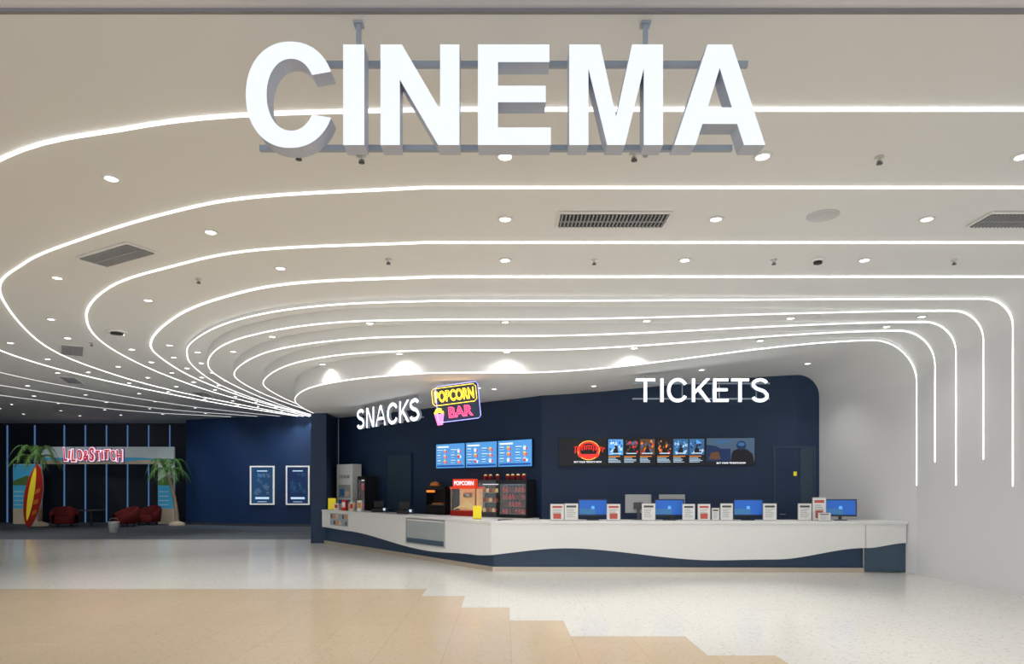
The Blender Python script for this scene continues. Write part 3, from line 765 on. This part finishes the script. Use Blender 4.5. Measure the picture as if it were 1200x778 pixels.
for i,(u,hz) in enumerate([(569,.92),(575,.92),(583,.92),(595,.92),(601,.92),(607,.92),(614,.92)]):
    p=bar(u,.36); loc=(p.x,p.y,BZ+hz)
    if i==0: cup.location=loc
    else: clone(cup,loc)
p=bar(515)
hc=thing('hot_snack_warmer','black and orange countertop snack warmer','warmer',(p.x,p.y,BZ),AR)
b=B(); b.box(-.31,-.2,0,.31,.2,.25); b.box(-.31,.14,.25,.31,.2,.72); b.box(-.31,-.2,.66,.31,.2,.76); b.box(-.31,-.2,.25,-.29,.14,.66); b.box(.29,-.2,.25,.31,.14,.66); b.build('body',[M['black']],parent=hc,bevel=.006)
b=B(); b.box(-.28,-.205,.60,.0,-.201,.66); b.build('header',[M['e_orange']],parent=hc)
b=B()
for i in range(6): b.tube([(-.27,-.15+.05*i,.27),(.27,-.15+.05*i,.27)],.014,8)
b.build('rollers',[M['chrome']],parent=hc)
for i in range(4): B().tube([(-.14,-.125+.06*i,.30),(0,-.125+.06*i,.305),(.14,-.125+.06*i,.30)],.018,8).build('sausage',[M['orange']],parent=hc)
b=B(); b.lathe([(.001,.76),(.12,.77),(.14,.80),(.10,.87),(.001,.90)],16,0,-.15,0); b.build('bun_model',[M['orange']],parent=hc,label='oversized bun-shaped topper')
def register(t,off,rz=-.4):
    x,y=on_counter(t,off)
    r=thing('cash_register','black point-of-sale terminal on the counter','register',(x,y,CT),rz,'point-of-sale terminals')
    b=B(); b.box(-.16,-.14,0,.16,.14,.09); b.build('drawer_base',[M['black']],parent=r,bevel=.005)
    b=B(); b.box(-.15,-.02,.12,.15,.02,.30); b.box(-.03,0,.08,.03,.04,.2); b.build('touch_display',[M['black']],parent=r,bevel=.005)
    b=B(); b.box(.17,-.08,0,.25,.02,.12); b.quad(.175,.05,.245,.11,-.081,1); b.build('card_reader',[M['dgrey'],M['e_pale']],parent=r)
register(.34,.4); register(.50,.42)
kk=thing('promo_cabinet','tall white cabinet with printed front beside the pier','cabinet',(-4.80,20.98,0),awl)
B().box(-.40,-.17,0,.40,.17,2.38).build('body',[M['ring']],parent=kk,bevel=.01)
b=B(); b.quad(-.30,1.35,.30,1.75,-.173,0); b.quad(-.22,1.40,.0,1.62,-.1745,1); b.quad(.03,1.4,.24,1.55,-.1745,2); b.quad(-.3,1.18,.3,1.3,-.173,1); b.build('printed_panel',[M['grey'],M['e_teal'],M['sand']],parent=kk)
label_text('COCKTAIL BAR',-.26,1.95,.26,2.05,-.175,M['dgrey'],kk)
cooler((-4.1,20.30,0),.36,2.0,'narrow black glass-front drinks cooler',6,3,awl,'e_white')
def snackbox(t,off,w,h,m1,m2,label):
    x,y=on_counter(t,off); s_=thing('snack_box',label,'box',(x,y,CT),-.4,'packaged snacks on counter')
    B().box(-w/2,-.05,0,w/2,.05,h).build('carton',[M[m1]],parent=s_,bevel=.004)
    b=B(); b.quad(-w*.35,h*.3,w*.35,h*.8,-.052,0); b.build('printed_label',[M[m2]],parent=s_)
for i,(m1,m2) in enumerate([('paper','red'),('orange','yellow'),('red','paper'),('paper','cloth'),('sand','red'),('paper','orange')]):
    snackbox(.08+.03*i,.18+.12*(i%2),.15,.20+.05*(i%3),m1,m2,'small printed snack carton on the white counter')

# ------------------------------------------------------------ framed posters on the lobby wall
for i,(x,y,a,b2,w) in enumerate([(-10.38,29.22,'e_teal','e_dgrey',1.06),(-8.80,29.02,'e_navy','e_teal',1.02)]):
    t=thing('framed_poster','white-framed illuminated poster case on the navy wall','poster',(x,y-.02,.92),-.06,'lobby poster cases')
    h=1.66; f=.055
    for q in ((-w/2,0,w/2,f),(-w/2,h-f,w/2,h),(-w/2,f,-w/2+f,h-f),(w/2-f,f,w/2,h-f)):
        B().box(q[0],-.06,q[1],q[2],0,q[3]).build('frame',[M['e_cream']],parent=t)
    b=B(); r=random.Random(i+3)
    b.quad(-w/2+f,f,w/2-f,h-f,-.03,0)
    for q in range(34):
        cx=-.3+.6*r.random(); cz=.5+.8*r.random(); s=.04+.09*r.random(); a0=r.random()*6
        b.add([(max(-.43,min(.43,cx+s*math.cos(a0+k*1.5))),-.031-.0002*q,cz+s*math.sin(a0+k*1.4)) for k in range(4)],[(0,1,2,3)],r.choice([1,1,0,0,4] if i else [1,1,0,3,0]))
    b.quad(-.3,.24,.3,.33,-.04,2); b.quad(-.22,1.42,.22,1.46,-.04,2); b.quad(-.2,.12,.2,.14,-.04,2)
    b.build('poster_print',[M[a],M[b2],M['e_pale'],M['e_mid'],M['e_mid']],parent=t)

# ------------------------------------------------------------ themed photo area
bd=thing('photo_backdrop','printed beach archway with film title board','backdrop',(-21.1,31.0,0))
W=6.05
b=B(); b.box(0,0,2.72,W,.12,3.50); b.box(W-.72,0,0,W,.12,2.72); b.box(-1.25,0,0,0,.12,2.72); b.build('panel',[M['skyp']],parent=bd)
b=B()
for (x0,x1,zt_) in ((W-.715,W-.005,1.75),(-1.245,-.005,2.7)):
    b.quad(x0,0,x1,.7,-.003,1); b.quad(x0,.7,x1,zt_,-.003,0)
    b.add([(x0,-.004,1.75),(x1,-.004,1.75),(x1,-.004,2.05),((x0+x1)/2,-.004,2.2),(x0,-.004,1.95)],[(0,1,2,3,4)],2)
    for q in range(4): b.quad(x0+.05,.85+.2*q,x0+.5,.88+.2*q,-.005,3)
xs=[W*i/20 for i in range(21)]
b.grid([[(x,-.003,2.725) for x in xs],[(x,-.003,2.86+.05*math.sin(x*3)) for x in xs]],1,False)
b.grid([[(x,-.003,2.86+.05*math.sin(x*3)) for x in xs],[(x,-.003,2.98+.04*math.sin(x*1.7+1)) for x in xs]],0,False)
b.build('beach_print',[M['sea'],M['sand'],M['green'],M['skyp']],parent=bd)
word='LILO&STITCH'; wd={'I':.12,'L':.2,'&':.24,'O':.28,'C':.25,'H':.27,'T':.25,'S':.24}
tot=sum(wd[c]+.035 for c in word); sc=2.7/tot; x=1.1
rr=random.Random(2)
for c in word:
    w_=wd[c]*sc; hgt_=.40+.14*rr.random()+(.08 if c in 'LSH' else 0); zc=3.12+.07*(rr.random()-.5); sh=.35*(rr.random()-.5)
    for gmat,gr,yy,of in (('purple',.065,-.05,.07),('titlew',.035,-.09,.055),('titlered',-.015,-.13,.01)):
        me=text_mesh(c,.01,of,sh); fit(me,x-gr,zc-hgt_/2-gr,x+w_+gr,zc+hgt_/2+gr,yy,yy+.03); face_mats(me,[M[gmat]]); mk(me,'title_letter',bd)
    x+=w_+.035*sc
def palm(x,y,h,lean,R,label):
    t=thing('palm_tree',label,'palm tree',(x,y,0),0,'artificial palms')
    pts=[];rad=[]
    for i in range(14):
        f=i/13; pts.append((lean*f*f,0,h*f)); rad.append(.09-.04*f+(.008 if i%2 else 0))
    B().tube(pts,rad,10).build('trunk',[M['trunk']],parent=t)
    top=Vector(pts[-1])
    for k in range(16):
        a=2*math.pi*k/16+.2; L=R*(.85+.25*random.random()); b=B(); mid=[]
        up=.80 if k%2 else .38
        for i in range(9):
            f=i/8; r=L*f; z=up*math.sin(f*2.4)-.55*f*f
            mid.append(top+Vector((math.cos(a)*r,math.sin(a)*r,z)))
        side=Vector((-math.sin(a),math.cos(a),0))
        for i in range(8):
            p,q=mid[i],mid[i+1]; w=.20*math.sin(math.pi*(i+1)/9)+.04
            for sgn in (-1,1):
                for g_ in (0,.5):
                    s0=p.lerp(q,g_); e=s0+side*sgn*w+(q-p)*1.3+Vector((0,0,-.09)); m2=s0.lerp(s0+(q-p),.38)
                    b.add([s0,m2,e],[(0,1,2)],0)
        b.tube(mid,.010,5)
        b.build('frond',[M['green']],parent=t)
    B().lathe([(.30,0),(.34,.03),(.30,.12),(.1,.2),(.08,.2)],16).build('base',[M['sand']],parent=t)
palm(-14.2,29.55,2.3,-.45,.9,'artificial palm tree with leaning trunk beside beach print')
palm(-19.9,29.2,2.85,-.15,.95,'artificial palm tree behind a surfboard')
t=thing('surfboard','tall red surfboard with yellow stripe leaning upright','surfboard',(-19.75,28.25,0))
h=2.65; w=.74; tilt=.16
pts=[(w/2*math.sin(math.pi*i/24)**.6, h*i/24) for i in range(25)]
out=[(a,z) for a,z in pts]+[(-a,z) for a,z in pts[::-1]][1:-1]
me=curve_mesh([out],.03,.0); fit(me,-w/2,0,w/2,h,0,.06); face_mats(me,[M['red'],M['paper']]); o=mk(me,'board',t); o.rotation_euler=(0,tilt,0)
inn=[(a*.45,z*.84+h*.08) for a,z in out]
me=curve_mesh([inn],.002); fit(me,-w*.28,.1*h,w*.05,.95*h,-.006,-.002); face_mats(me,[M['yellow']]); o=mk(me,'stripe',t); o.rotation_euler=(0,tilt,0)
b=B()
for zz in (.5,.95,1.4): b.add([(w*.1,-.008,zz),(w*.34,-.008,zz+.12),(w*.34,-.008,zz+.3),(w*.1,-.008,zz+.2)],[(0,1,2,3)])
o=b.build('board_graphic',[M['orange']],parent=t); o.rotation_euler=(0,tilt,0)
def armchair(x,y,rz):
    t=thing('armchair','rounded red fabric tub armchair','armchair',(x,y,0),rz,'red lounge armchairs')
    b=B(); b.lathe([(.36,.12),(.40,.16),(.40,.36),(.36,.42),(.001,.43)],24); b.build('seat',[M['redfab']],parent=t)
    b=B(); rows=[]
    for i in range(25):
        a=math.radians(-30+240*i/24); hh=.50+.34*math.sin(math.pi*i/24)
        c,s_=math.cos(a),math.sin(a)
        rows.append([(.38*c,.38*s_,.14),(.50*c,.50*s_,.14),(.55*c,.55*s_,hh*.9),(.52*c,.52*s_,hh),(.44*c,.44*s_,hh+.02),(.40*c,.40*s_,hh-.03),(.38*c,.38*s_,.14)])
    b.grid(rows,0,True); b.build('backrest',[M['redfab']],parent=t)
    for sx,sy in ((-.25,-.25),(.25,-.25),(-.25,.25),(.25,.25)):
        B().lathe([(.02,0),(.03,.13)],8,0,sx,sy).build('leg',[M['black']],parent=t)
armchair(-18.65,28.9,.6); armchair(-16.1,28.9,-.5); armchair(-15.8,30.2,-.2)
tb=thing('side_table','small round black table on pedestal','table',(-17.4,28.7,0))
B().lathe([(.50,.68),(.52,.70),(.50,.72)],24).build('table_top',[M['dgrey']],parent=tb)
B().lathe([(.04,.03),(.03,.68)],12).build('pedestal',[M['dgrey']],parent=tb)
B().lathe([(.25,0),(.24,.02),(.05,.035)],20).build('foot',[M['dgrey']],parent=tb)
bn=thing('waste_bin','small white tapered waste bin','bin',(-14.45,25.2,0))
B().lathe([(.15,0),(.19,.38),(.20,.40),(.18,.38),(.14,.05),(.001,.05)],20).build('bucket',[M['paper']],parent=bn)
B().tube([(-.19,0,.38),(-.14,0,.50),(0,0,.54),(.14,0,.50),(.19,0,.38)],.008,6).build('handle',[M['grey']],parent=bn)
for x in (-23.6,-22.3,-20.9,-19.9,-18.9,-17.9,-16.9,-15.9,-15.1):
    b=B(); b.box(x-.016,32.33,.001,x+.016,32.395,4.6); b.build('light_strip',[M['ledb']],label='thin vertical blue-white light line on the dark wall',category='light strip',group='vertical wall light lines')

w=bpy.data.worlds.new('world'); S.world=w; w.use_nodes=True
bg=w.node_tree.nodes['Background']; bg.inputs[0].default_value=(.92,.955,1,1); bg.inputs[1].default_value=1.7
